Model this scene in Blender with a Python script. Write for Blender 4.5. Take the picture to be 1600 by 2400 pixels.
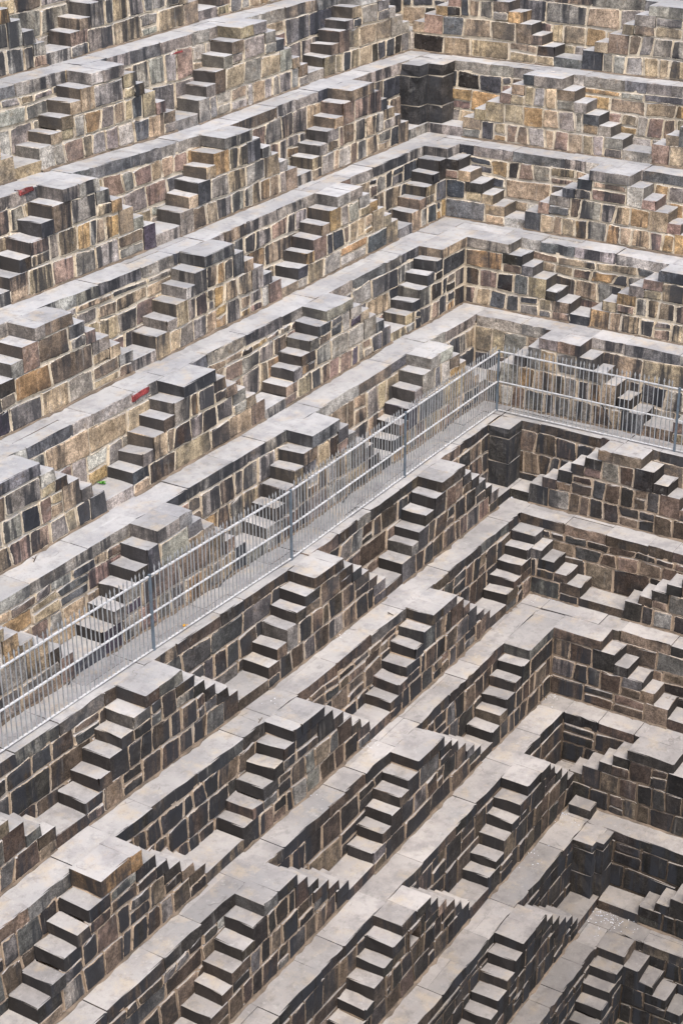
import bpy, math, random
import numpy as np
from mathutils import Matrix, Vector

# ------------------------------------------------------------------ clear, camera, world, sun, exposure
for o in list(bpy.data.objects):
    bpy.data.objects.remove(o, do_unlink=True)
scene = bpy.context.scene
COL = scene.collection

F_PX, YAW, PITCH, ROLL = 4005.83, 0.565313, 0.456488, -0.004733
CAM = np.array([-28.8207, -14.4238, 13.5646])
_f = np.array([math.cos(YAW)*math.cos(PITCH), math.sin(YAW)*math.cos(PITCH), -math.sin(PITCH)])
_r0 = np.array([math.sin(YAW), -math.cos(YAW), 0.0])
_u0 = np.cross(_r0, _f)
_r = _r0*math.cos(ROLL)+_u0*math.sin(ROLL)
_u = -_r0*math.sin(ROLL)+_u0*math.cos(ROLL)
camd = bpy.data.cameras.new('camera')
cam = bpy.data.objects.new('camera', camd)
COL.objects.link(cam)
camd.sensor_fit = 'HORIZONTAL'
camd.sensor_width = 36.0
camd.lens = F_PX/1600*36.0
camd.clip_end = 500
cam.matrix_world = Matrix(((_r[0], _u[0], -_f[0], CAM[0]), (_r[1], _u[1], -_f[1], CAM[1]),
                           (_r[2], _u[2], -_f[2], CAM[2]), (0, 0, 0, 1)))
scene.camera = cam

SUN_EL, SUN_AZ = math.radians(62), math.radians(226)     # azimuth of the sun measured from +X towards +Y
world = bpy.data.worlds.new('World')
scene.world = world
world.use_nodes = True
wn = world.node_tree
sky = wn.nodes.new('ShaderNodeTexSky')
sky.sky_type = 'NISHITA'
sky.sun_disc = False
sky.sun_elevation = SUN_EL
sky.sun_rotation = math.pi/2-SUN_AZ
sky.air_density = 1.0
sky.dust_density = 4.0
sky.ozone_density = 1.0
bg = wn.nodes['Background']
wn.links.new(sky.outputs[0], bg.inputs['Color'])
bg.inputs['Strength'].default_value = 0.13

sund = bpy.data.lights.new('sun', 'SUN')
sund.energy = 1.3
sund.angle = math.radians(35)
sund.color = (1.0, 0.93, 0.84)
sun = bpy.data.objects.new('sun', sund)
COL.objects.link(sun)
sdir = Vector((math.cos(SUN_EL)*math.cos(SUN_AZ), math.cos(SUN_EL)*math.sin(SUN_AZ), math.sin(SUN_EL)))
sun.rotation_euler = sdir.to_track_quat('Z', 'Y').to_euler()
sun.location = (0, 0, 40)

vs = scene.view_settings
vs.view_transform = 'Standard'
vs.look = 'None'
vs.gamma = 1
vs.exposure = 1.0

# ------------------------------------------------------------------ the plan of the well
# row n: coping height Z[n], coping plane of the right side X[n], of the left side Y[n]
Z = [8.96, 7.458, 6.003, 4.500, 3.033, 1.604, 0.0, -1.505, -2.913, -4.375, -5.895, -7.333, -8.81]
X = [6.40, 5.344, 4.338, 3.262, 2.161, 1.064, 0.0, -1.060, -2.059, -3.112, -4.133, -5.121, -6.13]
Y = [6.64, 5.570, 4.506, 3.440, 2.333, 1.225, 0.0, -1.042, -2.056, -3.136, -4.206, -5.205, -6.22]
S = 0.5325          # width of a flight
T = 0.285           # tread
HW = 0.462          # half length of a landing
LEFT = {            # world x of the landings on the left side
    0: [0.95, -3.45, -7.85], 1: [3.14, -1.214, -5.652, -10.05], 2: [1.039, -3.306, -7.78, -12.2],
    3: [-1.132, -5.46, -9.883, -14.3], 4: [-3.261, -7.636, -12.07], 5: [-1.30, -5.495, -9.888, -14.3],
    6: [-2.955, -7.315, -11.9, -16.35], 7: [-5.131, -9.58, -14.313], 8: [-7.34, -11.911, -16.35],
    9: [-5.22, -9.665, -14.1], 10: [-7.399, -11.8], 11: [-9.6, -14.0]}
RIGHT = {           # world y of the landings on the right side
    0: [1.1, -3.3], 1: [3.37, -1.03, -5.4], 2: [1.249, -3.15], 3: [-0.853, -5.3], 4: [-2.95, -7.3], 5: [-0.96, -5.35],
    6: [-2.849, -7.25], 7: [-5.45], 8: [-7.5], 9: [-5.16], 10: [-7.45], 11: [-9.6]}
for _d in (LEFT, RIGHT):
    for _n in _d:
        _d[_n].append(_d[_n][-1]-4.42)
CORNER = {0: 'L', 1: 'plain', 2: 'pillar', 3: 'stair', 4: 'L', 5: 'plain', 6: 'pillar', 7: 'stair', 8: 'L', 9: 'plain', 10: 'pillar', 11: 'stair'}
# the old masonry has settled: measured rise or sag of each landing
SAG = {1: [(-5.652, -.033), (-1.214, .041)], 2: [(-7.78, .049), (-3.306, -.071), (1.04, .007)],
       3: [(-9.883, .021), (-5.46, -.038), (-1.13, -.009)], 4: [(-7.636, -.02), (-3.26, -.025)],
       5: [(-9.888, 0), (-5.48, -.019), (-1.32, .055)], 6: [(-16, .16), (-11.9, .074), (-7.3, -.07), (-2.95, -.015)],
       7: [(-14.3, .17), (-9.58, .017), (-5.13, -.021)], 8: [(-11.91, .021), (-7.316, -.075)],
       9: [(-9.65, -.033), (-5.25, .016)], 10: [(-7.4, 0)]}
_tabs = []
for n in range(13):
    t = sorted(SAG.get(n, [])) + [(X[n]-0.8, 0.0)]
    _tabs.append((np.array([a for a, b in t]), np.array([b for a, b in t])))
_Zr = np.array(Z[::-1])
_Rr = np.arange(12, -1, -1).astype(float)


def warp(P):
    P = np.array(P, float)
    rf = np.interp(P[:, 2], _Zr, _Rr)
    i0 = np.floor(rf).astype(int).clip(0, 11)
    fr = rf-i0
    M = np.stack([np.interp(P[:, 0], a, b) for a, b in _tabs])
    k = np.arange(len(P))
    P[:, 2] += M[i0, k]*(1-fr)+M[i0+1, k]*fr
    return P


def to_world(row, side, P):
    """(a along the wall from the corner, o out from the coping plane, z) -> world"""
    P = np.asarray(P, float)
    if side == 'L':
        Q = np.stack([X[row]-P[:, 0], Y[row]-P[:, 1], P[:, 2]], 1)
    else:
        Q = np.stack([X[row]-P[:, 1], Y[row]-P[:, 0], P[:, 2]], 1)
    return warp(Q)


def pix(p):
    d = np.asarray(p)-CAM
    z = d @ _f
    return 800+F_PX*(d @ _r)/z, 1200-F_PX*(d @ _u)/z


def in_view(p, m=170):
    u, v = pix(p)
    return -m-230 < u < 1600+m+230 and -m < v < 2400+m


# ------------------------------------------------------------------ materials
def nodes_of(name):
    m = bpy.data.materials.new(name)
    m.use_nodes = True
    nt = m.node_tree
    b = nt.nodes['Principled BSDF']
    return m, nt, b


class NT:
    def __init__(s, nt):
        s.nt = nt

    def n(s, typ, **kw):
        nd = s.nt.nodes.new(typ)
        for k, v in kw.items():
            setattr(nd, k, v)
        return nd

    def link(s, a, b):
        s.nt.links.new(a, b)

    def val(s, sock, v):
        if isinstance(v, (int, float, tuple, list)):
            sock.default_value = v
        else:
            s.link(v, sock)

    def math(s, op, a, b=0.0, c=0.0, clamp=False):
        nd = s.n('ShaderNodeMath', operation=op, use_clamp=clamp)
        for i, v in enumerate((a, b, c)):
            s.val(nd.inputs[i], v)
        return nd.outputs[0]

    def ramp(s, v, lo, hi, a=0.0, b=1.0):
        nd = s.n('ShaderNodeMapRange', interpolation_type='SMOOTHSTEP')
        s.val(nd.inputs[0], v)
        for i, q in enumerate((lo, hi, a, b)):
            s.val(nd.inputs[1+i], q)
        return nd.outputs[0]

    def noise(s, vec, scale, detail=4, rough=0.6):
        nd = s.n('ShaderNodeTexNoise')
        s.link(vec, nd.inputs['Vector'])
        nd.inputs['Scale'].default_value = scale
        nd.inputs['Detail'].default_value = detail
        nd.inputs['Roughness'].default_value = rough
        return nd.outputs['Fac']

    def mix(s, f, a, b, mode='MIX'):
        nd = s.n('ShaderNodeMix', data_type='RGBA', blend_type=mode)
        s.val(nd.inputs[0], f)
        for k, v in ((6, a), (7, b)):
            if isinstance(v, tuple):
                v = v if len(v) == 4 else v+(1.0,)
            s.val(nd.inputs[k], v)
        return nd.outputs[2]

    def scale_vec(s, vec, xyz, add=None):
        nd = s.n('ShaderNodeVectorMath', operation='MULTIPLY')
        s.link(vec, nd.inputs[0])
        nd.inputs[1].default_value = xyz
        return nd.outputs[0]

    def addv(s, a, b):
        nd = s.n('ShaderNodeVectorMath', operation='ADD')
        s.link(a, nd.inputs[0])
        s.link(b, nd.inputs[1])
        return nd.outputs[0]


def mortar_colour(g, pos, pz):
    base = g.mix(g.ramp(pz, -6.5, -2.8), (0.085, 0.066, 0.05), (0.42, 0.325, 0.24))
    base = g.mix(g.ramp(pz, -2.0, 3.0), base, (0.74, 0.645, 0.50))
    n1 = g.noise(pos, 5.0, 5)
    n2 = g.noise(pos, 1.1, 3)
    c = g.mix(g.ramp(n1, 0.42, 0.80, 0, .8), base, (0.20, 0.15, 0.11))
    c = g.mix(g.math('MULTIPLY', g.ramp(n2, 0.48, 0.68, 0, .6), g.ramp(pz, -4.5, 0)), c, (0.60, 0.55, 0.48))
    # dark specks painted in to deepen the shade of the joints
    n3 = g.noise(pos, 17.0, 3)
    return g.mix(g.ramp(n3, 0.58, 0.72, 0, .7), c, (0.07, 0.055, 0.045))


def make_stone():
    m, nt, b = nodes_of('weathered_stone')
    g = NT(nt)
    geo = g.n('ShaderNodeNewGeometry')
    info = g.n('ShaderNodeObjectInfo')
    att = g.n('ShaderNodeAttribute', attribute_name='edge')
    pos = geo.outputs['Position']
    sep = g.n('ShaderNodeSeparateXYZ')
    g.link(pos, sep.inputs[0])
    pz = sep.outputs[2]
    tc = g.n('ShaderNodeTexCoord')
    off = g.n('ShaderNodeCombineXYZ')
    rnd = info.outputs['Random']
    for i, kk in enumerate((37.0, 91.0, 53.0)):
        g.link(g.math('MULTIPLY', rnd, kk), off.inputs[i])
    oc = g.addv(tc.outputs['Object'], off.outputs[0])
    # body of the stone
    n_big = g.noise(oc, 3.2, 5, .62)
    n_mid = g.noise(oc, 13.0, 5, .7)
    n_fine = g.noise(oc, 42.0, 3, .75)
    v = g.math('MULTIPLY', g.ramp(n_big, .28, .72, .55, 1.45), g.ramp(n_mid, .3, .7, .66, 1.34))
    v = g.math('MULTIPLY', v, g.ramp(n_fine, .3, .7, .58, 1.42))
    c = g.mix(1.0, info.outputs['Color'], v, 'MULTIPLY')
    # ochre and grey patches of lichen
    hue = g.noise(pos, .55, 3, .6)
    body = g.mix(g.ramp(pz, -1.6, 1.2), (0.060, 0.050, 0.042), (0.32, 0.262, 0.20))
    r2 = g.math('FRACT', g.math('MULTIPLY', rnd, 17.3))
    pat = g.math('MULTIPLY', g.ramp(g.noise(oc, 2.4, 5, .65), .44, .62), g.math('MULTIPLY', g.ramp(r2, .35, .8, 0, .8), g.ramp(pz, -.5, 2, 1, .7)))
    bw = g.n('ShaderNodeRGBToBW')
    g.link(info.outputs['Color'], bw.inputs[0])
    c = g.mix(g.math('MULTIPLY', g.ramp(hue, .3, .7, .10, .42), g.ramp(bw.outputs[0], .05, .16, .12, 1)), c, g.mix(1.0, body, v, 'MULTIPLY'))
    c = g.mix(g.math('MULTIPLY', g.ramp(g.noise(oc, 5.0, 4), .58, .72, 0, .34), g.math('MULTIPLY', g.ramp(pz, -4.5, 2, .35, 1), g.ramp(bw.outputs[0], .05, .16, .3, 1))), c, (0.25, 0.165, 0.085))
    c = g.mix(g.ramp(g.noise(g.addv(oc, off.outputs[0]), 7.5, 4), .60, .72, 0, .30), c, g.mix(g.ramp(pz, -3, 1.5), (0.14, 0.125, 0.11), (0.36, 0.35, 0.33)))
    # black runs where water has come down the wall
    st = g.noise(g.scale_vec(pos, (3.6, 3.6, .42)), 1.0, 4, .65)
    st2 = g.noise(g.scale_vec(pos, (.33, .33, .3)), 1.0, 2)
    k = g.math('MULTIPLY', g.ramp(st, .44, .58), g.ramp(st2, .40, .55))
    c = g.mix(g.math('MULTIPLY', k, .90), c, (0.028, 0.030, 0.036))
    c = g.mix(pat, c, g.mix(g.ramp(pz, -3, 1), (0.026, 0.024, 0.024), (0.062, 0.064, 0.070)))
    # pale salt runs
    sp = g.noise(g.scale_vec(g.addv(pos, off.outputs[0]), (11.0, 11.0, 1.1)), 1.0, 3, .6)
    c = g.mix(g.math('MULTIPLY', g.ramp(sp, .62, .76, 0, .38), g.ramp(pz, -4, 2, .4, 1)), c, (0.42, 0.39, 0.35))
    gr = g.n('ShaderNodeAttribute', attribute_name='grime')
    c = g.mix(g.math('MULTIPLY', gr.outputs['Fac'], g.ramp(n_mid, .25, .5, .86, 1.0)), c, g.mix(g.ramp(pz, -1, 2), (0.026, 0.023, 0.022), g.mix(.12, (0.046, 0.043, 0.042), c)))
    # mortar smeared over the arris
    sm = g.math('ADD', g.math('MULTIPLY', att.outputs['Fac'], .62), g.math('ADD', g.math('MULTIPLY', g.noise(pos, 11.0, 4, .7), .95), g.math('MULTIPLY', g.math('SUBTRACT', g.noise(pos, 1.3, 3), .5), .75)))
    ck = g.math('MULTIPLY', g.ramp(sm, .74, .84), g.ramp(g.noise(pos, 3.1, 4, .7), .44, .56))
    c = g.mix(g.math('MULTIPLY', ck, g.ramp(att.outputs['Fac'], .05, .3, 0, .8)), c, (0.022, 0.019, 0.017))  # dark band beside the smear paints in the shade of open cracks
    c = g.mix(g.math('MULTIPLY', g.ramp(sm, .86, .96), g.ramp(att.outputs['Fac'], .05, .3)), c, mortar_colour(g, pos, pz))
    # dust trodden into every face that looks up
    up = g.n('ShaderNodeSeparateXYZ')
    g.link(geo.outputs['Normal'], up.inputs[0])
    d = g.ramp(g.math('ADD', up.outputs[2], g.math('MULTIPLY', g.math('SUBTRACT', g.noise(pos, 22.0, 3), .5), .35)), .55, .82)
    wear = g.noise(pos, 1.6, 5, .65)
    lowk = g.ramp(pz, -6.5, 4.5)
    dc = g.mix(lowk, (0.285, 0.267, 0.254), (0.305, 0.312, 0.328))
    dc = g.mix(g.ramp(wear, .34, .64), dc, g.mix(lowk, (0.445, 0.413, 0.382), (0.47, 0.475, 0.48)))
    dc = g.mix(g.ramp(g.noise(pos, .8, 6, .7), .47, .70, 0, .6), dc, (0.18, 0.188, 0.20))
    dc = g.mix(g.ramp(g.noise(pos, 2.3, 5, .7), .50, .70, 0, .6), dc, (0.46, 0.39, 0.295))
    dc = g.mix(g.ramp(g.noise(pos, 5.2, 6, .75), .50, .68, 0, .40), dc, (0.165, 0.158, 0.15))
    dc = g.mix(g.ramp(g.noise(pos, 9.5, 4, .7), .57, .70, 0, .40), dc, (0.50, 0.485, 0.46))
    dc = g.mix(g.ramp(g.noise(pos, 45.0, 2), .66, .74, 0, .5), dc, (0.16, 0.14, 0.125))
    vor = g.n('ShaderNodeTexVoronoi', feature='DISTANCE_TO_EDGE')
    wv = g.n('ShaderNodeTexNoise')
    g.link(pos, wv.inputs['Vector'])
    wv.inputs['Scale'].default_value = 3.0
    mx = g.n('ShaderNodeVectorMath', operation='MULTIPLY_ADD')
    g.link(wv.outputs['Color'], mx.inputs[0])
    mx.inputs[1].default_value = (.5, .5, .5)
    g.link(pos, mx.inputs[2])
    g.link(mx.outputs[0], vor.inputs['Vector'])
    vor.inputs['Scale'].default_value = 1.25
    crack = g.math('MULTIPLY', g.ramp(vor.outputs['Distance'], .004, .018, 1, 0), g.ramp(g.noise(pos, 1.9, 3), .58, .68))
    dc = g.mix(g.math('MULTIPLY', crack, .5), dc, (0.11, 0.10, 0.095))
    slab = g.math('MULTIPLY', g.ramp(rnd, 0, 1, .88, 1.10), g.ramp(pz, -8.0, -4.4, .62, 1.0))  # per-slab tone; darkening with depth paints the shade of the unbuilt sides
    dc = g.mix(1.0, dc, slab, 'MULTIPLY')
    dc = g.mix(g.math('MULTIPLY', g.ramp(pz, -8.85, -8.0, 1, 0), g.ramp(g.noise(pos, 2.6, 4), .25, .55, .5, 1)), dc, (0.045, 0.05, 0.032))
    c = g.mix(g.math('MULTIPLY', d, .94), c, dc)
    g.link(c, b.inputs['Base Color'])
    b.inputs['Roughness'].default_value = .87
    b.inputs['Specular IOR Level'].default_value = .25
    bump = g.n('ShaderNodeBump')
    bump.inputs['Strength'].default_value = .55
    bump.inputs['Distance'].default_value = .03
    hgt = g.math('ADD', g.math('MULTIPLY', n_mid, .7), g.math('MULTIPLY', n_fine, .35))
    g.link(hgt, bump.inputs['Height'])
    g.link(bump.outputs[0], b.inputs['Normal'])
    return m


def make_mortar():
    m, nt, b = nodes_of('lime_mortar')
    g = NT(nt)
    geo = g.n('ShaderNodeNewGeometry')
    pos = geo.outputs['Position']
    sep = g.n('ShaderNodeSeparateXYZ')
    g.link(pos, sep.inputs[0])
    g.link(mortar_colour(g, pos, sep.outputs[2]), b.inputs['Base Color'])
    b.inputs['Roughness'].default_value = .95
    b.inputs['Specular IOR Level'].default_value = .1
    bump = g.n('ShaderNodeBump')
    bump.inputs['Strength'].default_value = .7
    bump.inputs['Distance'].default_value = .03
    g.link(g.noise(pos, 25.0, 5, .7), bump.inputs['Height'])
    g.link(bump.outputs[0], b.inputs['Normal'])
    return m


def make_metal(name, col, metallic, rough):
    m, nt, b = nodes_of(name)
    g = NT(nt)
    geo = g.n('ShaderNodeNewGeometry')
    n1 = g.noise(geo.outputs['Position'], 9.0, 4)
    c = g.mix(g.ramp(n1, .4, .75), col, tuple(q*.62 for q in col))
    n2 = g.noise(geo.outputs['Position'], 31.0, 3)
    c = g.mix(g.ramp(n2, .66, .76, 0, .6), c, (0.10, 0.06, 0.035))
    g.link(c, b.inputs['Base Color'])
    b.inputs['Metallic'].default_value = metallic
    b.inputs['Roughness'].default_value = rough
    return m


def make_plain(name, col, col2, rough=.7, scale=20.0):
    m, nt, b = nodes_of(name)
    g = NT(nt)
    geo = g.n('ShaderNodeNewGeometry')
    g.link(g.mix(g.ramp(g.noise(geo.outputs['Position'], scale, 3), .35, .65), col, col2), b.inputs['Base Color'])
    b.inputs['Roughness'].default_value = rough
    return m


STONE = make_stone()
DIRT = make_plain('washed_dirt', (0.20, 0.155, 0.115), (0.10, 0.08, 0.062), .95, 4.0)
MORTAR = make_mortar()
SILVER = make_metal('galvanised_steel', (0.40, 0.415, 0.43), .2, .5)
RAILPAINT = make_metal('rail_paint', (0.64, 0.65, 0.66), .15, .5)
BLUEMETAL = make_metal('blue_grey_paint', (0.15, 0.19, 0.23), .15, .5)
DARKMETAL = make_metal('dark_iron', (0.10, 0.10, 0.105), .2, .6)
LEAF = make_plain('weed_leaf', (0.045, 0.22, 0.02), (0.09, 0.32, 0.035), .55)
LITTER = make_plain('paper_scraps', (0.75, 0.76, 0.78), (0.45, 0.5, 0.6), .6, 6.0)
TWIG = make_plain('dry_twig', (0.06, 0.045, 0.035), (0.11, 0.085, 0.06), .9)
PETAL = make_plain('marigold_petal', (0.80, 0.36, 0.02), (0.75, 0.45, 0.03), .6)

# ------------------------------------------------------------------ mesh helpers
_tmpl = {}


def lattice(nx, ny, nz, back=True):
    """surface of a box as integer lattice points; ny axis 0 = back, ny = front"""
    key = (nx, ny, nz, back)
    if key in _tmpl:
        return _tmpl[key]
    idx, V, F = {}, [], []

    def vid(i, j, k):
        if (i, j, k) not in idx:
            idx[(i, j, k)] = len(V)
            V.append((i, j, k))
        return idx[(i, j, k)]
    for i in range(nx):
        for j in range(ny):
            F.append([vid(i, j, nz), vid(i+1, j, nz), vid(i+1, j+1, nz), vid(i, j+1, nz)])
            F.append([vid(i, j, 0), vid(i, j+1, 0), vid(i+1, j+1, 0), vid(i+1, j, 0)])
    for i in range(nx):
        for k in range(nz):
            F.append([vid(i, ny, k), vid(i, ny, k+1), vid(i+1, ny, k+1), vid(i+1, ny, k)])
            if back:
                F.append([vid(i, 0, k), vid(i+1, 0, k), vid(i+1, 0, k+1), vid(i, 0, k+1)])
    for j in range(ny):
        for k in range(nz):
            F.append([vid(0, j, k), vid(0, j, k+1), vid(0, j+1, k+1), vid(0, j+1, k)])
            F.append([vid(nx, j, k), vid(nx, j+1, k), vid(nx, j+1, k+1), vid(nx, j, k+1)])
    _tmpl[key] = (np.array(V), F, [f[::-1] for f in F])
    return _tmpl[key]


def empty(name, loc):
    o = bpy.data.objects.new(name, None)
    o.empty_display_size = .2
    o.location = loc
    COL.objects.link(o)
    return o


def tag(o, label=None, cat=None, group=None, kind=None):
    if label:
        o['label'] = label
    if cat:
        o['category'] = cat
    if group:
        o['group'] = group
    if kind:
        o['kind'] = kind
    return o


def add_mesh(name, W, F, mat, parent, tint=None, edge=None, smooth=False):
    """W: world-space vertices. The object sits at their centre and is a child of parent."""
    W = np.asarray(W, float)
    c = (W.min(0)+W.max(0))/2
    me = bpy.data.meshes.new(name)
    me.from_pydata((W-c).tolist(), [], F)
    me.materials.append(mat)
    if edge is not None:
        at = me.attributes.new('edge', 'FLOAT', 'POINT')
        at.data.foreach_set('value', np.asarray(edge, np.float32))
    if smooth:
        for p in me.polygons:
            p.use_smooth = True
    o = bpy.data.objects.new(name, me)
    if parent is not None:
        o.parent = parent
        o.location = c-np.array(parent.location)
    else:
        o.location = c
    if tint is not None:
        o.color = (tint[0], tint[1], tint[2], 1)
    COL.objects.link(o)
    return o


# ------------------------------------------------------------------ colours of the stones, by tier and place
rng = random.Random(7)
GREYBLUE = (0.12, 0.128, 0.142)
DARKBLUE = (0.055, 0.06, 0.07)
GREY = (0.27, 0.25, 0.228)
LIGHTGREY = (0.4, 0.38, 0.35)
TAN = (0.42, 0.325, 0.215)
ORANGE = (0.42, 0.265, 0.125)
ROSE = (0.3, 0.2, 0.165)
BROWN = (0.185, 0.135, 0.1)
DKBROWN = (0.07, 0.052, 0.04)
BLACK = (0.033, 0.029, 0.0265)
SOOT = (0.017, 0.0155, 0.0145)
PURPLE = (0.075, 0.06, 0.085)


def pick(row, side, a, kind='face'):
    if kind == 'face':
        if row <= 1:
            w = [(GREYBLUE, .7), (GREY, 3), (LIGHTGREY, 3), (TAN, 3.4), (ORANGE, .4), (ROSE, 1), (BROWN, .6)]
        elif row <= 3:
            w = [(GREYBLUE, .8), (DARKBLUE, .25), (GREY, 2.8), (LIGHTGREY, 2.2), (TAN, 3.6), (ORANGE, .9), (ROSE, 1.0), (BROWN, .9), (PURPLE, .15)]
        elif row <= 5:
            w = [(GREYBLUE, .9), (DARKBLUE, .4), (GREY, 2.8), (LIGHTGREY, 1.4), (TAN, 3.0), (ORANGE, .7), (ROSE, 1.1), (BROWN, 1.7), (DKBROWN, .4), (PURPLE, .15)]
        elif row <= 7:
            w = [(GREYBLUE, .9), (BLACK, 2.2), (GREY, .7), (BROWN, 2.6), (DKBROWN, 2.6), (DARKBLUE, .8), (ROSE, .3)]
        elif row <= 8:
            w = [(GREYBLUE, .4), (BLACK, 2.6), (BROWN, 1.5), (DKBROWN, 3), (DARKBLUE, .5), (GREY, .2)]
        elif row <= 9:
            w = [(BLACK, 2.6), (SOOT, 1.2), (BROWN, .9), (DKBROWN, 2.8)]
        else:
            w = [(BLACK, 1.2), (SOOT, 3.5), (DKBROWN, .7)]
        if side == 'R' and row <= 4:
            w += [(ORANGE, .9), (TAN, 2.6), (ROSE, 1.0)]
        if row in (1, 2, 3, 4, 5) and a < ((3.4 if side == 'L' else 2.2) if row < 5 else 1.5):
            w += [(GREYBLUE, 2.5), (DARKBLUE, 7), (BLACK, 3.5)]
    elif kind == 'step':
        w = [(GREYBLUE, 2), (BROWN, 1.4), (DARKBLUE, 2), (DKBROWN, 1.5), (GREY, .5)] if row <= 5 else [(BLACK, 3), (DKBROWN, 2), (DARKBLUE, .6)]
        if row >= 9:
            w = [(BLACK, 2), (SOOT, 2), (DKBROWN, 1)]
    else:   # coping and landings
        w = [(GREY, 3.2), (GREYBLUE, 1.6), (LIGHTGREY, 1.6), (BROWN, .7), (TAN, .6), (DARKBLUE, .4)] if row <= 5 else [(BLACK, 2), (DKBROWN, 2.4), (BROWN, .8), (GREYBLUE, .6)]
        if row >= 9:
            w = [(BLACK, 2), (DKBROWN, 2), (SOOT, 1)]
    if kind == 'face' and not (row in (1, 2, 3, 4) and a < 2.2):
        # dark, weathered stones come in patches
        pn = math.sin(a*1.25+row*2.4+(0 if side == 'L' else 1.9))+math.sin(a*.62+row*1.1+.7)
        kd = 1.7 if pn > .75 else (.6 if pn > 0 else .18)
        w = [(q, v*(kd if q in (GREYBLUE, DARKBLUE, BLACK, PURPLE) and row <= 5 else 1)) for q, v in w]
    tot = sum(q for _, q in w)
    r = rng.random()*tot
    for c, q in w:
        r -= q
        if r <= 0:
            break
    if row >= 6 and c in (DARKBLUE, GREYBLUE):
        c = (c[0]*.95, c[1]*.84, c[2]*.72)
    k = rng.uniform(.78, 1.28)
    return tuple(max(.012, q*k*rng.uniform(.95, 1.05)) for q in c)


RED = (0.26, 0.035, 0.04)

# ------------------------------------------------------------------ masonry pieces
BASE_JOINT = .019


def face_stone(row, side, quad, o0, parent, tint=None, name='stone', depth=.10, proud=None, joint=None, smear=1.0):
    """one squared rubble stone in a vertical face. quad = (a,z) of 4 corners: low-a bottom, high-a bottom, high-a top, low-a top"""
    q = np.array(quad, float)
    ctr = q.mean(0)
    w = max(np.linalg.norm(q[1]-q[0]), .05)
    h = max(np.linalg.norm(q[3]-q[0]), .05)
    j = (joint if joint is not None else rng.uniform(.25, 1.5)*BASE_JOINT*(1.35 if row <= 5 else 1.0))/2
    for k in range(4):
        sx = 1 if k in (0, 3) else -1
        sz = 1 if k in (0, 1) else -1
        q[k] += (sx*(j+abs(rng.gauss(0, .007))), sz*(j+abs(rng.gauss(0, .006))))
    if q[1][0]-q[0][0] < .03 or q[3][1]-q[0][1] < .03:
        return None
    nu = 4 if w > .3 else 3
    V, F, Fr = lattice(nu, 1, 3, False)
    pr = rng.uniform(-.004, .026) if proud is None else proud
    eu = min(.034/w, .3)
    ez = min(.034/h, .3)
    us = np.array([0, eu, 1-eu, 1] if nu == 3 else [0, eu, .5, 1-eu, 1])[V[:, 0]]
    zs = np.array([0, ez, 1-ez, 1])[V[:, 2]]
    front = V[:, 1] == 1
    P = ((1-us)*(1-zs))[:, None]*q[0]+(us*(1-zs))[:, None]*q[1]+(us*zs)[:, None]*q[2]+((1-us)*zs)[:, None]*q[3]
    eb = (V[:, 0] == 0) | (V[:, 0] == nu) | (V[:, 2] == 0) | (V[:, 2] == 3)
    corner = ((V[:, 0] == 0) | (V[:, 0] == nu)) & ((V[:, 2] == 0) | (V[:, 2] == 3))
    for i in np.nonzero(corner)[0]:
        if front[i]:
            r = abs(rng.gauss(.004, .018))
            d = ctr-P[i]
            P[i] += d/np.linalg.norm(d)*r
    rr = np.array([[rng.gauss(0, .008), rng.gauss(0, .008)] for _ in range(len(V))])
    P = P+rr*front[:, None]
    o = np.where(front, o0+pr, o0-depth)
    o = o-np.where(front & eb, rng.uniform(.006, .015), 0)
    o = o+np.where(front & ~eb, np.array([rng.gauss(0, .004) for _ in range(len(V))]), 0)
    W = to_world(row, side, np.stack([P[:, 0], o, P[:, 1]], 1))
    if not in_view(W.mean(0)):
        return None
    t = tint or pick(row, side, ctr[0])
    # mesh built in (a,o,z): a runs against the world axis, so the left side keeps the winding
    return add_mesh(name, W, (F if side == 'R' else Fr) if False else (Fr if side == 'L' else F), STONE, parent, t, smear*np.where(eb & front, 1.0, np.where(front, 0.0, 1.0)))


def spaced(n, size, e=.034):
    """positions of lattice lines: a narrow band along each arris"""
    if n < 3:
        return np.linspace(0, 1, n+1)
    e = min(e/max(size, .01), .25)
    return np.concatenate([[0], np.linspace(e, 1-e, n-1), [1]])


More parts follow.
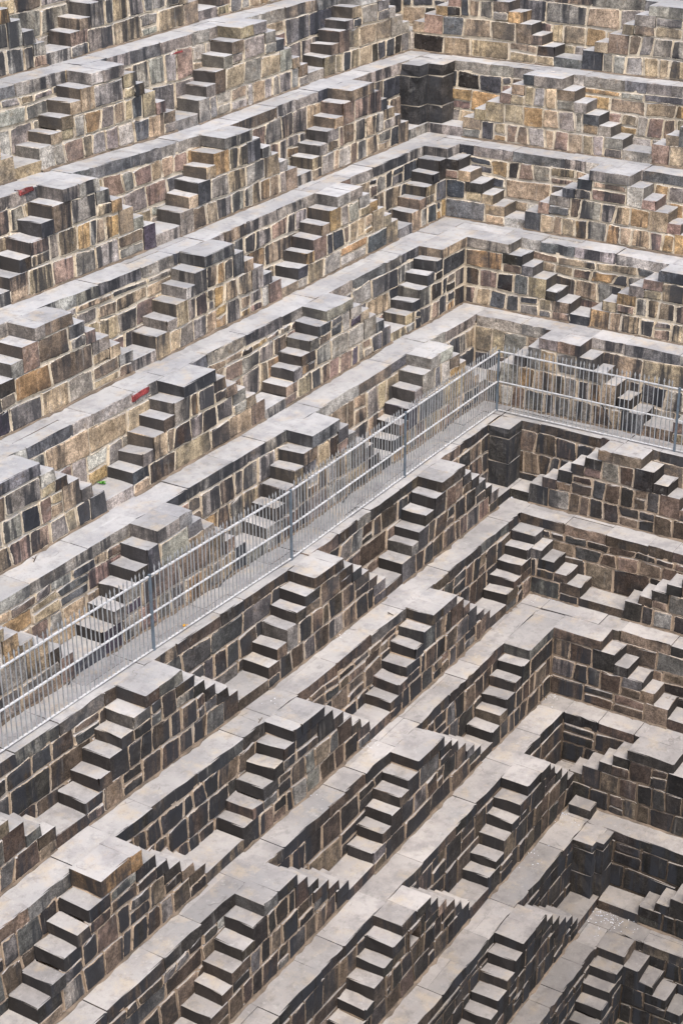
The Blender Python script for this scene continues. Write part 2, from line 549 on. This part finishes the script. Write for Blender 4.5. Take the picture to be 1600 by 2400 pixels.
def block(row, side, a0, a1, o0, o1, z0, z1, name, parent, tint, cuts=(3, 4, 1), rough=.008, chip=0.0, nose=None, mat=None, keep_ends=False, grime=0.0, butt=(False, False)):
    """a dressed block (step, slab, pier course) with worn arrises. nose: -1/+1 = the a-side that is trodden"""
    V, F, Fr = lattice(cuts[0], cuts[1], cuts[2], True)
    U = np.stack([spaced(cuts[0], a1-a0)[V[:, 0]], spaced(cuts[1], o1-o0)[V[:, 1]], np.linspace(0, 1, cuts[2]+1)[V[:, 2]]], 1)
    P = np.stack([a0+(a1-a0)*U[:, 0], o0+(o1-o0)*U[:, 1], z0+(z1-z0)*U[:, 2]], 1)
    on = [(V[:, k] == 0) | (V[:, k] == cuts[k]) for k in range(3)]
    cnt = on[0].astype(int)+on[1].astype(int)+on[2].astype(int)
    c = np.array([(a0+a1)/2, (o0+o1)/2, (z0+z1)/2])
    sgn = np.sign(c-P)
    tl = rng.gauss(0, .014) if nose is not None else 0.0
    for i in range(len(V)):
        top = V[i, 2] == cuts[2]
        fro = V[i, 1] == cuts[1]
        if cnt[i] >= 2 and not (keep_ends and not fro):
            r = abs(rng.gauss(rough, rough*.8))
            if chip and top and V[i, 1] > 0:
                tread_edge = (V[i, 0] == (cuts[0] if nose > 0 else 0)) if nose is not None else fro
                if tread_edge and rng.random() < chip:
                    r += abs(rng.gauss(.0, .014))
                if nose is not None and tread_edge and fro and rng.random() < chip:
                    r += abs(rng.gauss(.012, .034))
            for k in range(3):
                if on[k][i]:
                    if (k == 2 and not top) or (k == 0 and (keep_ends or butt[0 if V[i, 0] == 0 else 1])) or (k == 2 and not fro and butt[0 if V[i, 0] == 0 else 1] and on[0][i]):
                        continue
                    P[i, k] += sgn[i, k]*r*(.6 if k == 2 else 1)
        P[i, 2] += rng.gauss(0, .0022)+(tl*(U[i, 1]-.5) if top else 0)
    W = to_world(row, side, P)
    ob = add_mesh(name, W, Fr if side == 'L' else F, mat or STONE, parent, tint)
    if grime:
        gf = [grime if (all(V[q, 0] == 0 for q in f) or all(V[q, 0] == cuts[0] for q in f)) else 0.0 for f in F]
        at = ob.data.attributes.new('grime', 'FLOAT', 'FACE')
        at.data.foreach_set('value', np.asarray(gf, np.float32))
    return ob


def core_mesh(row, side, boxes, parent, name='mortar_core'):
    """the rubble-and-mortar body behind the facing stones; boxes in (a,o,z), all one body"""
    V, F = [], []
    for (a0, a1, o0, o1, z0, z1) in boxes:
        n = max(1, int((a1-a0)/.5))
        lv, lf, lr = lattice(n, 1, 1, True)
        U = lv/np.array([n, 1, 1])
        P = np.stack([a0+(a1-a0)*U[:, 0], o0+(o1-o0)*U[:, 1], z0+(z1-z0)*U[:, 2]], 1)
        W = to_world(row, side, P)
        b = len(V)
        V += W.tolist()
        F += [[q+b for q in f] for f in (lr if side == 'L' else lf)]
    return add_mesh(name, V, F, MORTAR, parent)


def split(a0, a1, lo, hi):
    """cut [a0,a1] into pieces of lo..hi"""
    out = [a0]
    while a1-out[-1] > hi:
        out.append(out[-1]+rng.uniform(lo, hi))
    if len(out) > 1 and a1-out[-1] < lo*.6:
        out[-1] = (out[-2]+a1)/2 if (a1-out[-2]) > lo*1.2 else out.pop() and out[-1]
    out.append(a1)
    return out


def course(row, side, a0, a1, z0, z1, o0, parent, lo, hi, wob, keep=None, tints=None, proud=None):
    """one course of facing stones with leaning joints; some stones are two small ones stacked"""
    if a1-a0 < .06:
        return
    cuts = split(a0, a1, lo, hi)
    J = [(c+(rng.gauss(0, .022) if 0 < i < len(cuts)-1 else 0), c+(rng.gauss(0, .022) if 0 < i < len(cuts)-1 else 0)) for i, c in enumerate(cuts)]
    for i in range(len(cuts)-1):
        lb, lt = J[i]
        rb, rt = J[i+1]
        zb0, zb1 = z0+wob(lb, z0), z0+wob(rb, z0)
        zt0, zt1 = z1+wob(lt, z1), z1+wob(rt, z1)
        if keep and not keep(lb, rb, max(zt0, zt1)):
            continue
        tall = z1-z0
        if tall > .33 and rng.random() < .12:
            m = rng.uniform(.38, .62)
            ml, mr = zb0+(zt0-zb0)*m, zb1+(zt1-zb1)*(m+rng.uniform(-.06, .06))
            face_stone(row, side, [(lb, zb0), (rb, zb1), (rb, mr), (lb, ml)], o0, parent)
            face_stone(row, side, [(lb, ml), (rb, mr), (rt, zt1), (lt, zt0)], o0, parent)
        else:
            face_stone(row, side, [(lb, zb0), (rb, zb1), (rt, zt1), (lt, zt0)], o0, parent)


def make_wob(amp=.02):
    p = [rng.uniform(0, 6.28) for _ in range(3)]
    return lambda a, z: amp*(math.sin(a*2.1+p[0]+z*3)+.7*math.sin(a*5.3+p[1]+z*7))


ORD = ['first', 'second', 'third', 'fourth', 'fifth', 'sixth', 'seventh']


def tier(row):
    return (ORD[5-row]+' tier above the railed ledge') if row <= 5 else (ORD[row-6]+' tier below the railed ledge')


def sidew(side):
    return 'longer railing side' if side == 'L' else 'shorter railing side'


AMAX = {'L': [18.5, 20.0, 20.5, 20.5, 20.5, 20.5, 20.5, 20.0, 19.5, 17.5, 15.5, 13.5, 12.0],
        'R': [14.0, 14.0, 13.5, 13.0, 12.5, 12.0, 11.5, 11.0, 10.5, 10.0, 9.5, 9.0, 8.5]}


def centres(row, side):
    if side == 'L':
        return [X[row]-x for x in LEFT.get(row, [])]
    return [Y[row]-y for y in RIGHT.get(row, [])]


# flights on each wall, each (low-a end of landing, high-a end, has low flight, has high flight)
def blocks_of(row, side):
    out = []
    k = CORNER[row]
    if k == 'stair':
        out.append((0.0, S+.02 if row != 7 else (.135 if side == 'L' else .195), False, True))
    elif k == 'L':
        out.append((0.0, 1.56, False, True))
    for c in centres(row, side):
        out.append((c-HW, c+HW, True, True))
    return out


def profile(row, side):
    """height of the stair tops over the lower ledge as a function of a (in risers)"""
    B = blocks_of(row, side)

    def f(a):
        best = 1.0
        for (b0, b1, lf, hf) in B:
            if b0 <= a <= b1:
                return 7.0
            if a > b1 and hf:
                best = max(best, 6-math.floor((a-b1)/T))
            if a < b0 and lf:
                best = max(best, 6-math.floor((b0-a)/T))
        return best
    return f


def ledge_depth(row, side):
    if row == 0:
        return .9
    return (Y[row-1]-S-Y[row]) if side == 'L' else (X[row-1]-S-X[row])


# ------------------------------------------------------------------ ledges: paving slabs that run out to the coping edge
for row in range(0, 13):
    dl, dr = ledge_depth(row, 'L'), ledge_depth(row, 'R')
    root = empty('terrace_ledge', (X[row], Y[row], Z[row]-.25))
    tag(root, kind='structure')
    zt = Z[row]
    th = .205
    # the bed under the slabs
    core_mesh(row, 'L', [(-dr-.3, AMAX['L'][row], -dl-.25, -.05, zt-.42, zt-.03)], root, 'bedding')
    core_mesh(row, 'R', [(.06, AMAX['R'][row], -dr-.25, -.05, zt-.423, zt-.033)], root, 'bedding')
    for side, dep in (('L', dl), ('R', dr)):
        cuts = split(0.0, AMAX[side][row], .45, 1.35)
        for i in range(len(cuts)-1):
            gp = rng.choice((.0015, .0015, .004, .006))
            a0, a1 = cuts[i]+gp, cuts[i+1]-gp
            p = to_world(row, side, [((a0+a1)/2, -.25, zt)])[0]
            if not in_view(p, 260):
                continue
            t = pick(row, side, a0, 'coping')
            nm = 'paving_slab'
            dz = rng.gauss(0, .005)
            if dep > .62 or rng.random() < .25:      # two slabs across the ledge
                m = rng.uniform(.30, .42)
                block(row, side, a0, a1, -m+.001, rng.uniform(.0, .014), zt-th-rng.uniform(0, .02), zt+dz, nm, root, t, (6, 3, 1), .012, .5, keep_ends=True)
                block(row, side, a0, a1, -dep-.06, -m-.001, zt-.12, zt+rng.gauss(0, .002), nm, root, pick(row, side, a0, 'coping'), (1, 1, 1), .0)
            else:
                block(row, side, a0, a1, -dep-.06, rng.uniform(.0, .014), zt-th-rng.uniform(0, .02), zt+dz, nm, root, t, (6, 3, 1), .012, .5, keep_ends=True)
    # the square where the two ledges meet
    block(row, 'L', -dr-.06, -.002, -dl-.06, -.002, zt-.14, zt, 'paving_slab', root, pick(row, 'L', 0, 'coping'), (2, 2, 1), .0)

# ------------------------------------------------------------------ terrace walls between the flights
WALLS = {}
for row in range(0, 12):
    H = Z[row]-Z[row+1]
    rs = H/7
    for side in 'LR':
        if row == 0 and side == 'R':
            pass
        root = empty('terrace_wall', to_world(row, side, [(1.0, 0, Z[row+1])])[0])
        WALLS[(row, side)] = root
        tag(root, 'stone retaining wall of the %s, %s' % (tier(row), sidew(side)), 'wall', 'terrace walls of the stepwell')
        core_mesh(row, side, [(-.4 if side == 'L' else -.02, AMAX[side][row], -.75, -.02, Z[row+1]-.3, Z[row]-.19)], root)
        prof = profile(row, side)
        B = blocks_of(row, side)
        ends = [B[i][1] for i in range(len(B))]
        spans = []
        first = B[0][0] if B else 99
        if first > .1:
            spans.append((0.0, first))
        for i in range(len(B)):
            nxt = B[i+1][0] if i+1 < len(B) else AMAX[side][row]
            spans.append((B[i][1], nxt))
        zb = Z[row+1]
        for (s0, s1) in spans:
            wob = make_wob()
            h1 = rng.uniform(1.75, 2.3)*rs if rng.random() < .6 else 1.0*rs
            h2 = h1+(rng.uniform(1.9, 2.2)*rs if h1 > 1.5*rs else rng.uniform(2.4, 2.8)*rs)
            top = Z[row]-.215
            levels = [zb+(.9*rs if h1 > 1.5*rs else 0)]
            levels = [zb, zb+h1, zb+h2, top]
            if rng.random() < .25:
                levels.insert(3, top-rng.uniform(.13, .2))

            def keep(a, b, zt):
                n = max(3, int((b-a)/.06))
                return any(zb+rs*prof(a+(b-a)*(i+.5)/n) < zt-.03 for i in range(n))
            for k in range(len(levels)-1):
                if levels[k+1]-levels[k] < .07:
                    continue
                big = rng.random() < .38
                course(row, side, s0+.01, s1-.01, levels[k], levels[k+1], 0.0, root, .5 if big else .24, 1.15 if big else .58, wob, keep)



def on_face(u, v, row, o=0.0):
    """(a,z) on the left wall of `row` (plane o) for a photo pixel, undoing the settlement"""
    d = _f+_r*(u-800)/F_PX+_u*(1200-v)/F_PX
    p = CAM+d*((Y[row]-o-CAM[1])/d[1])
    z = p[2]-(warp([p])[0][2]-p[2])
    return X[row]-p[0], z


def red_stone(row, px, o):
    q = [on_face(u, v, row, o) for u, v in px]
    st_ = face_stone(row, 'L', [q[1], q[0], q[3], q[2]], o, WALLS[(row, 'L')], RED, proud=.012, joint=.004, smear=.35)
    if st_:
        st_['label'] = 'stone painted dull red'


red_stone(4, [(311, 943), (350, 919), (350, 903), (311, 925)], .014)
red_stone(2, [(44, 461), (80, 449), (80, 436), (44, 446)], .014)
red_stone(1, [(358, 141), (390, 133), (390, 127), (358, 134)], .004)
red_stone(1, [(395, 133), (428, 121), (428, 114), (395, 125)], .004)

# ------------------------------------------------------------------ flights


def staircase(row, side, b0, b1, low, high, idx, gap_hi, label, name='double_staircase', low_steps=5, base_lo=None, drop=0):
    H = Z[row]-Z[row+1]
    rs = H/7
    zb = Z[row+1]
    zt = Z[row]
    k_corner = CORNER[row]
    GR = .98 if row <= 5 else .85
    c = (b0+b1)/2
    if not any(in_view(to_world(row, side, [(q, S, zz)])[0], 120) for q in (b0-1.3, b0, b1, b1+1.3, b1+2.2) for zz in (zb, zt)):
        return
    root = empty(name, to_world(row, side, [(c, S/2, zb)])[0])
    tag(root, label, 'staircase', 'flights of the stepwell')
    niche = (row == 9 and side == 'L' and abs(X[9]-c+9.665) < .1)
    lo_end = b0 if low else max(b0, S if row in (3, 7, 11, 4, 8, 0) else 0)
    # landing slabs
    top_z = zt-drop*rs
    b1l = b1+(T if drop else 0)
    lc = [b0, b1l] if (b1-b0 < .7 or rng.random() < .45) else [b0, rng.uniform(b0+.25, b1-.25), b1]
    raised = .075 if (row == 7 and side == 'L' and abs(c-(X[7]+14.313)) < .1) else 0
    for i in range(len(lc)-1):
        t = pick(row, side, c, 'coping')
        if raised:
            t = (0.34, 0.21, 0.11)
        if side == 'R' and k_corner == 'stair' and not low:
            continue
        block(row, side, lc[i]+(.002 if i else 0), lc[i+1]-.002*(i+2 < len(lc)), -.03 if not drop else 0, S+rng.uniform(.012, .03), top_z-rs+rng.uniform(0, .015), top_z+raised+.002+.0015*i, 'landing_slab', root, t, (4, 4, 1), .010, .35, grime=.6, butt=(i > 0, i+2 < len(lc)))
    boxes = []
    wob = make_wob(.012)
    for k in (2, 1, 0):                      # courses of two risers: [4,6], [2,4], [0,2]
        z0, z1 = zb+2*k*rs, zb+(2*k+2)*rs
        if k == 2 and drop:
            z1 -= drop*rs
        e = {2: 0, 1: 2*T, 0: 4*T}[k]
        a_lo = b0-(e if low else 0)
        a_hi = b1+(e if high else 0)
        if k == 2 and drop:
            a_hi = b1+T
        if low and low_steps < 5:
            a_lo = max(a_lo, b0-low_steps*T)
        if niche and k == 2:
            boxes += [(a_lo, c-.10, .0, S-.012, z0, z1), (c+.24, a_hi, 0, S-.012, z0, z1), (c-.10, c+.24, 0, S-.24, z0, z1)]
        else:
            boxes.append((a_lo+.01, a_hi-.01, .0, S-.02, z0-(.05 if k == 0 else 0), z1-.004))
        f_lo, f_hi = a_lo, a_hi
        for sgn, use in ((-1, low), (1, high)):
            if not use:
                if sgn < 0:
                    f_lo = max(b0, S+.005) if row not in (1, 2, 5, 6, 9, 10) else b0
                continue
            edge = b0 if sgn < 0 else b1
            nmax = low_steps if sgn < 0 else 5
            for j in ((1, 2), (3, 4), (5,))[2-k]:
                if j > nmax or (drop and j == 1):
                    continue
                tall = 2 if j % 2 == 1 else 1
                ov = rng.uniform(.05, .20) if tall == 2 else .02
                p0 = edge+sgn*((j-1)*T)-sgn*ov
                p1 = edge+sgn*(j*T)+sgn*rng.gauss(.002, .014)
                ztop = zb+(7-j)*rs+rng.gauss(0, .010)
                zlow = zb+(7-j-tall)*rs+(.0 if tall == 2 else -.012)
                if tall == 2 and rng.random() < .45:
                    # the tread is its own slab on a stone below
                    zsplit = zb+(6-j)*rs
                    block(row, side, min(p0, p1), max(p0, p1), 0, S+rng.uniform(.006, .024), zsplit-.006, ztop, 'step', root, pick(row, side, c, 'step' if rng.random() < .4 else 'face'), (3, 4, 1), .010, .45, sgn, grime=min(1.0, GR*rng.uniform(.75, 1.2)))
                    q0, q1 = sorted((p0, edge+sgn*j*T))
                    face_stone(row, side, [(q0, zlow), (q1, zlow), (q1, zsplit), (q0, zsplit)], S, root)
                else:
                    tt = pick(row, side, c, 'step') if rng.random() < .15 else pick(row, side, c, 'face')
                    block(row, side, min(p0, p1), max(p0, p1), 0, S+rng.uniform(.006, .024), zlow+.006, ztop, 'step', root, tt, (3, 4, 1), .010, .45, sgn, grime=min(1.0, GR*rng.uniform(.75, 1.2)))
                if tall == 2:
                    if sgn < 0:
                        f_lo = max(f_lo, max(p0, p1)) if True else f_lo
                    else:
                        f_hi = min(f_hi, min(p0, p1))
        big = (k == 2 and rng.random() < .4) or rng.random() < (.42 if row <= 2 else .16)
        lo_w, hi_w = (.45, 1.05) if big else (.2, .48)
        if niche and k == 2:
            course(row, side, f_lo, c-.13, z0, z1, S, root, .2, .4, wob)
            course(row, side, c+.27, f_hi, z0, z1, S, root, .2, .4, wob)
            fr = tag(block(row, side, c-.13, c-.08, S-.2, S+.03, z0, z1, 'niche_jamb', root, DKBROWN, (1, 1, 2), .006))
            block(row, side, c+.22, c+.27, S-.2, S+.03, z0, z1, 'niche_jamb', root, DKBROWN, (1, 1, 2), .006)
            block(row, side, c-.08, c+.22, S-.2, S+.035, z1-.09, z1-.004, 'niche_lintel', root, BROWN, (3, 1, 1), .006)
            block(row, side, c-.08, c+.22, S-.24, S+.02, z0, z0+.05, 'niche_sill', root, BROWN, (2, 1, 1), .006)
        else:
            course(row, side, f_lo, f_hi, z0+.004, z1-.004, S, root, lo_w, hi_w, wob)
    core_mesh(row, side, boxes, root)
    # slab at the foot of the flights
    hi_end = b1+5*T
    if high and gap_hi is not None and gap_hi-hi_end > .08:
        cs = [hi_end-.03, gap_hi+.03] if gap_hi-hi_end < 1.3 else split(hi_end-.03, gap_hi+.03, .6, 1.1)
        for i in range(len(cs)-1):
            block(row, side, cs[i]+.004, cs[i+1]-.004, 0, S+rng.uniform(.0, .02), zb-.05, zb+rs+rng.gauss(0, .006), 'base_slab', root, pick(row, side, c, 'coping'), (3, 3, 1), .009, .3, keep_ends=True)
    if low and base_lo is not None:
        a0, a1, hh = base_lo
        block(row, side, a0, a1+.03, 0, S+rng.uniform(.0, .015), zb-.05, zb+hh*rs, 'base_slab', root, pick(row, side, c, 'coping'), (3, 2, 1), .008, .2)
    # dirt and mortar washed against the foot
    n = 30
    A = np.linspace(max(0.0 if row else 0, b0-(5*T if low else 0)), b1+(5*T if high else 0), n)
    if not low:
        A = np.linspace(S if CORNER[row] in ('stair', 'L') else b0, b1+5*T, n)
    V, F = [], []
    for a in A:
        w_, h_ = abs(rng.gauss(.0, .024))+.008, abs(rng.gauss(.008, .010))+.004
        V += [(a, S-.01, zb-.02), (a, S+.014+w_, zb-.02), (a, S+.014+w_*.75, zb+.0075), (a, S+.010, zb+.01+h_), (a, S-.01, zb+.01+h_)]
    for i in range(n-1):
        for q in range(4):
            F.append([i*5+q, i*5+q+1, i*5+q+6, i*5+q+5])
    add_mesh('mortar_fillet', to_world(row, side, V), [f if side == 'R' else f[::-1] for f in F], DIRT, root)
    return root


for row in range(0, 12):
    for side in 'LR':
        B = blocks_of(row, side)
        k = CORNER[row]
        cnt = 0
        for i, (b0, b1, low, high) in enumerate(B):
            gap = B[i+1][0]-5*T if i+1 < len(B) else b1+5*T+.6
            if not low:
                lab = 'stone flight leaving the corner landing, %s, %s' % (tier(row), sidew(side))
                staircase(row, side, b0 if side == 'L' or k == 'stair' else S-.02, b1, low, high, i, gap, lab, 'corner_staircase', drop=1 if row == 7 else 0)
            else:
                lab = 'double stone staircase, %s, %s, %s from corner' % (tier(row), sidew(side), ORD[cnt])
                cnt += 1
                bl, ns = None, 5
                if i == 0 and k == 'plain':
                    ns = 4
                    bl = (-.02 if side == 'L' else S-.0, b0-4*T, 2.0)
                elif i == 0 and k == 'pillar':
                    bl = (-.02 if side == 'L' else S-.0, b0-5*T, 1.0)
                staircase(row, side, b0, b1, low, high, i, gap, lab, low_steps=ns, base_lo=bl)

# ------------------------------------------------------------------ corner piers
for row in (2, 6, 10):
    rs = (Z[row]-Z[row+1])/7
    zb, zt = Z[row+1]+rs, Z[row]
    root = empty('corner_pillar', (X[row]-.3, Y[row]-.3, zb))
    tag(root, 'dark stone pillar filling the inner corner of the %s' % tier(row), 'pillar', 'corner pillars of the stepwell')
    shapes = {2: [(.88, .50), (.52, .87)], 6: [(.56, .48)], 10: [(.62, .42), (.46, .56)]}[row]
    cuts = [zb, zb+.40, zb+1.03, zt] if row == 2 else [zb, zb+.52, zb+1.06, zt]
    for m, (ax, oy) in enumerate(shapes):
        for q in range(3):
            g_ = .006
            tone = (0.036, 0.037, 0.040) if row == 2 and m == 0 else ((0.060, 0.055, 0.052) if row == 2 else ((0.052, 0.050, 0.048) if row == 6 else (0.035, 0.03, 0.025)))
            e_ = .012*m
            kk = rng.uniform(.8, 1.2)
            block(row, 'L', -.01-e_, ax, -.01-e_, oy, cuts[q]+g_, cuts[q+1]-g_-(.0035*m), 'pillar_block' if q < 2 else 'pillar_cap', root, tuple(v*kk for v in tone), (2, 2, 2), .012, .2)
        core_mesh(row, 'L', [(-.02, ax-.03, -.02, oy-.03, zb-.02, zt-.03-.004*m)], root)
# the loose step in the corner of row 9
st = empty('loose_step', (X[9]-S-.45, Y[9]-S-.45, Z[10]))
tag(st, 'single loose stone step standing on the ledge in the corner, fourth tier below railing', 'step')
block(9, 'L', S+.06, S+.42, S+.10, S+.56, Z[10], Z[10]+.21, 'tread', st, BLACK, (3, 3, 1), .014, .4)

# ------------------------------------------------------------------ floor of the well, far below
fl = add_mesh('well_floor', [(-30, -30, Z[12]-.25), (X[12]+.5, -30, Z[12]-.25), (X[12]+.5, Y[12]+.5, Z[12]-.25), (-30, Y[12]+.5, Z[12]-.25)], [[0, 1, 2, 3]], STONE, None, SOOT)
tag(fl, kind='structure')


# ------------------------------------------------------------------ railing
def tube(p, q, r, seg=6):
    p, q = np.array(p, float), np.array(q, float)
    d = (q-p)/np.linalg.norm(q-p)
    h = np.array([0, 0, 1.0]) if abs(d[2]) < .9 else np.array([1.0, 0, 0])
    u = np.cross(d, h)
    u /= np.linalg.norm(u)
    v = np.cross(d, u)
    V = []
    for e in (p, q):
        for k in range(seg):
            a = 2*math.pi*k/seg
            V.append(e+r*(math.cos(a)*u+math.sin(a)*v))
    F = [[k, (k+1) % seg, seg+(k+1) % seg, seg+k] for k in range(seg)]
    F += [list(range(seg))[::-1], list(range(seg, 2*seg))]
    return np.array(V), F


def bar_mesh(h, tip):
    """square bar with a flattened spear point"""
    r = .0068
    prof_ = [(0, r, r), (h, r, r)] if not tip else [(0, r*.8, r*.8), (tip*.35, .016, .006), (tip*.5, .014, .006), (tip, .0008, .0008)]
    V, F = [], []
    for z, x, y in prof_:
        V += [(-x, -y, z), (x, -y, z), (x, y, z), (-x, y, z)]
    for i in range(len(prof_)-1):
        for k in range(4):
            F.append([i*4+k, i*4+(k+1) % 4, i*4+4+(k+1) % 4, i*4+4+k])
    q = 4*(len(prof_)-1)
    F += [[3, 2, 1, 0], [q, q+1, q+2, q+3]]
    me = bpy.data.meshes.new('bar')
    me.from_pydata(V, [], F)
    me.materials.append(SILVER)
    return me


BAR = bar_mesh(1.335, 0)
TIP = bar_mesh(0, .10)


def railing(side, base, a_posts, a_end, label):
    """base: fixed coordinate; runs along -X (left) or -Y (right)"""
    def P(a, z, off=0.0):
        xy = (a, base+off) if side == 'L' else (base+off, a)
        return warp([(xy[0], xy[1], 0.0)])[0]+np.array([0, 0, z])
    root = empty('metal_railing', P(a_posts[0], 0))
    tag(root, label, 'railing', 'railing on the ledge')
    for i, a in enumerate(a_posts):
        if side == 'R' and i == 0:
            continue
        V = []
        for z in (-.02, 1.33):
            V += [P(a-.019, z, -.019), P(a+.019, z, -.019), P(a+.019, z, .019), P(a-.019, z, .019)]
        Fp = [[0, 1, 5, 4], [1, 2, 6, 5], [2, 3, 7, 6], [3, 0, 4, 7], [4, 5, 6, 7], [3, 2, 1, 0]]
        if side == 'R':
            Fp = [f[::-1] for f in Fp]
        add_mesh('post', V, Fp, BLUEMETAL, root)
    marks = list(a_posts)+[a_end]
    for i in range(len(marks)-1):
        p0, p1 = marks[i]-.033, marks[i+1]+(.033 if i+2 < len(marks) else 0)
        for z, hh, nm in ((.035, .007, 'bottom_rail'), (.655, .009, 'middle_rail'), (1.30, .011, 'top_rail')):
            n = 8
            V, F = [], []
            for k in range(n+1):
                a = p0+(p1-p0)*k/n
                for o_, zz in ((-.016, -hh), (.016, -hh), (.016, hh), (-.016, hh)):
                    V.append(P(a, z+zz, o_))
            for k in range(n):
                for q in range(4):
                    F.append([k*4+q, k*4+(q+1) % 4, k*4+4+(q+1) % 4, k*4+4+q])
            F += [[3, 2, 1, 0], [n*4, n*4+1, n*4+2, n*4+3]]
            if side == 'L':
                F = [f[::-1] for f in F]
            add_mesh(nm, V, F, RAILPAINT, root)
        nb = max(1, round(abs(p1-p0)/.0985))
        for k in range(1, nb):
            a = p0+(p1-p0)*k/nb+rng.gauss(0, .0025)
            w = P(a, .03)
            o = bpy.data.objects.new('bar', BAR)
            o.parent = root
            o.location = w-np.array(root.location)
            lean = rng.gauss(0, .006)
            o.rotation_euler = (rng.gauss(0, .004), lean, 0 if side == 'L' else math.pi/2)
            COL.objects.link(o)
            tp = bpy.data.objects.new('spear_tip', TIP)
            tp.parent = o
            tp.location = (0, 0, 1.334)
            COL.objects.link(tp)
        # a stay behind each bay
        if abs(p1-p0) > 2:
            m = p0+(p1-p0)*(.40 if side == 'L' else .62)
            V, F = tube(P(m, .01, .42), P(m+(.30 if side == 'L' else .12), .66, .02), .014, 6)
            add_mesh('stay', V, F, DARKMETAL, root)
    return root


railing('L', .185, [.145, -3.57, -7.39, -11.20, -15.0], -17.0, 'long silver spear-topped railing with square posts on the ledge')
railing('R', .145, [.185, -3.68, -7.5], -9.5, 'shorter silver spear-topped railing run beyond the corner post')


# ------------------------------------------------------------------ small things
def weed(p, size, n, label):
    root = empty('weed', p)
    tag(root, label, 'weed', 'weeds sprouting from the masonry')
    for k in range(n):
        a = 2*math.pi*k/n+rng.uniform(-.3, .3)
        l = size*rng.uniform(.6, 1.1)
        up = rng.uniform(.3, 1.1)*l
        d = np.array([math.cos(a), math.sin(a), 0])
        s_ = np.array([-math.sin(a), math.cos(a), 0])
        w = l*.28
        b_ = np.array(p, float)
        V = [b_, b_+d*l*.5+s_*w+(0, 0, up*.6), b_+d*l+(0, 0, up*.8), b_+d*l*.5-s_*w+(0, 0, up*.6), b_+d*l*.5+(0, 0, up*.72)]
        add_mesh('leaf', np.array(V), [[0, 1, 4], [1, 2, 4], [2, 3, 4], [3, 0, 4]], LEAF, root)


def on_plane(u, v, z):
    d = _f+_r*(u-800)/F_PX+_u*(1200-v)/F_PX
    k = (z-CAM[2])/d[2]
    return CAM+d*k


def seat(u, v, row, risers=0.0):
    """ground point seen at photo pixel (u,v) on ledge `row` (plus risers of the flights standing on it)"""
    z = Z[row]+risers*(Z[row-1]-Z[row])/7
    p = on_plane(u, v, z)
    w = warp([p])[0]
    return on_plane(u, v, w[2])


weed(seat(240, 1134, 5, 1), .09, 9, 'bright green weed on the base slab below the red painted coping stone')
weed(seat(257, 2268, 8), .10, 9, 'bright green weed at the foot of the staircase with orange edged landing')
weed(seat(70, 660, 4), .05, 6, 'tiny green weed at the foot of a brown stone')
weed(seat(877, 1589, 8, 2), .05, 6, 'small green weed in the angle of two steps')

fw = seat(434, 1468, 6)
root = empty('fallen_flower', fw)
tag(root, 'orange marigold head lying on the ledge behind the railing', 'flower')
for k in range(8):
    a = k*math.pi/4
    d = np.array([math.cos(a), math.sin(a), 0])
    s_ = np.array([-math.sin(a), math.cos(a), 0])
    add_mesh('petal', [fw+(0, 0, .02), fw+d*.03+s_*.016+(0, 0, .03), fw+d*.05+(0, 0, .012), fw+d*.03-s_*.016+(0, 0, .03)], [[0, 1, 2, 3]], PETAL, root)

LV, LF = [], []


def scraps(u, v, row, spread, n, risers=0.0):
    c = seat(u, v, row, risers)
    for _ in range(n):
        p = c+np.array([rng.gauss(0, spread), rng.gauss(0, spread), .008+.006*rng.random()])
        s_ = rng.uniform(.006, .019)
        a = rng.uniform(0, 6.28)
        b = len(LV)
        ca, sa = math.cos(a)*s_, math.sin(a)*s_
        for dx, dy in ((ca, sa), (-sa*.6, ca*.6), (-ca, -sa), (sa*.6, -ca*.6)):
            LV.append((p[0]+dx, p[1]+dy, p[2]+rng.uniform(-.002, .006)))
        LV.append((p[0], p[1], p[2]+.012))
        for k in range(4):
            LF.append([b+k, b+(k+1) % 4, b+4])


scraps(1200, 1165, 7, .05, 26)
for (u, v, row, sp, n) in [(1245, 1405, 8, .06, 8), (1297, 1408, 8, .05, 8), (1345, 1418, 8, .05, 5), (1310, 1905, 10, .09, 26),
                           (1385, 1885, 10, .05, 14), (1410, 2140, 11, .16, 70), (1440, 2160, 11, .2, 40), (1330, 2150, 11, .1, 12),
                           (1285, 1640, 9, .12, 12), (1300, 1770, 10, .14, 14), (1290, 1930, 10, .2, 30), (1230, 2010, 10, .25, 30), (1500, 2100, 11, .25, 18), (650, 1645, 7, .1, 8), (800, 1490, 7, .1, 8),
                           (700, 1880, 8, .3, 10), (870, 1750, 8, .1, 10), (60, 920, 4, .1, 6), (300, 965, 5, .1, 5), (410, 2140, 8, .03, 6)]:
    scraps(u, v, row, sp, n)
lo = add_mesh('litter', LV, LF, LITTER, None)
tag(lo, 'scatter of small white paper scraps on the ledges', 'litter', kind='stuff')

for (u, v, row, l, a, lab) in [(82, 1312, 5, .17, .5, 'dry twig lying on the ledge behind the railing'), (915, 1440, 7, .14, 1.3, 'dark twig lying on the ledge below the railing'),
                               (610, 1690, 7, .15, .2, 'dry twig beside a landing on the second ledge below the railing')]:
    p = seat(u, v, row)
    d = np.array([math.cos(a), math.sin(a), 0])*l/2
    V, F = tube(p-d+(0, 0, .012), p+d+(0, 0, .016), .007, 5)
    V2, F2 = tube(p+(0, 0, .012), p+np.array([math.cos(a+.9), math.sin(a+.9), .15])*l*.4, .005, 5)
    add_mesh('twig', np.vstack([V, V2]), F+[[q+len(V) for q in f] for f in F2], TWIG, None)
    tag(bpy.data.objects[-1] if False else COL.objects[-1], lab, 'twig')
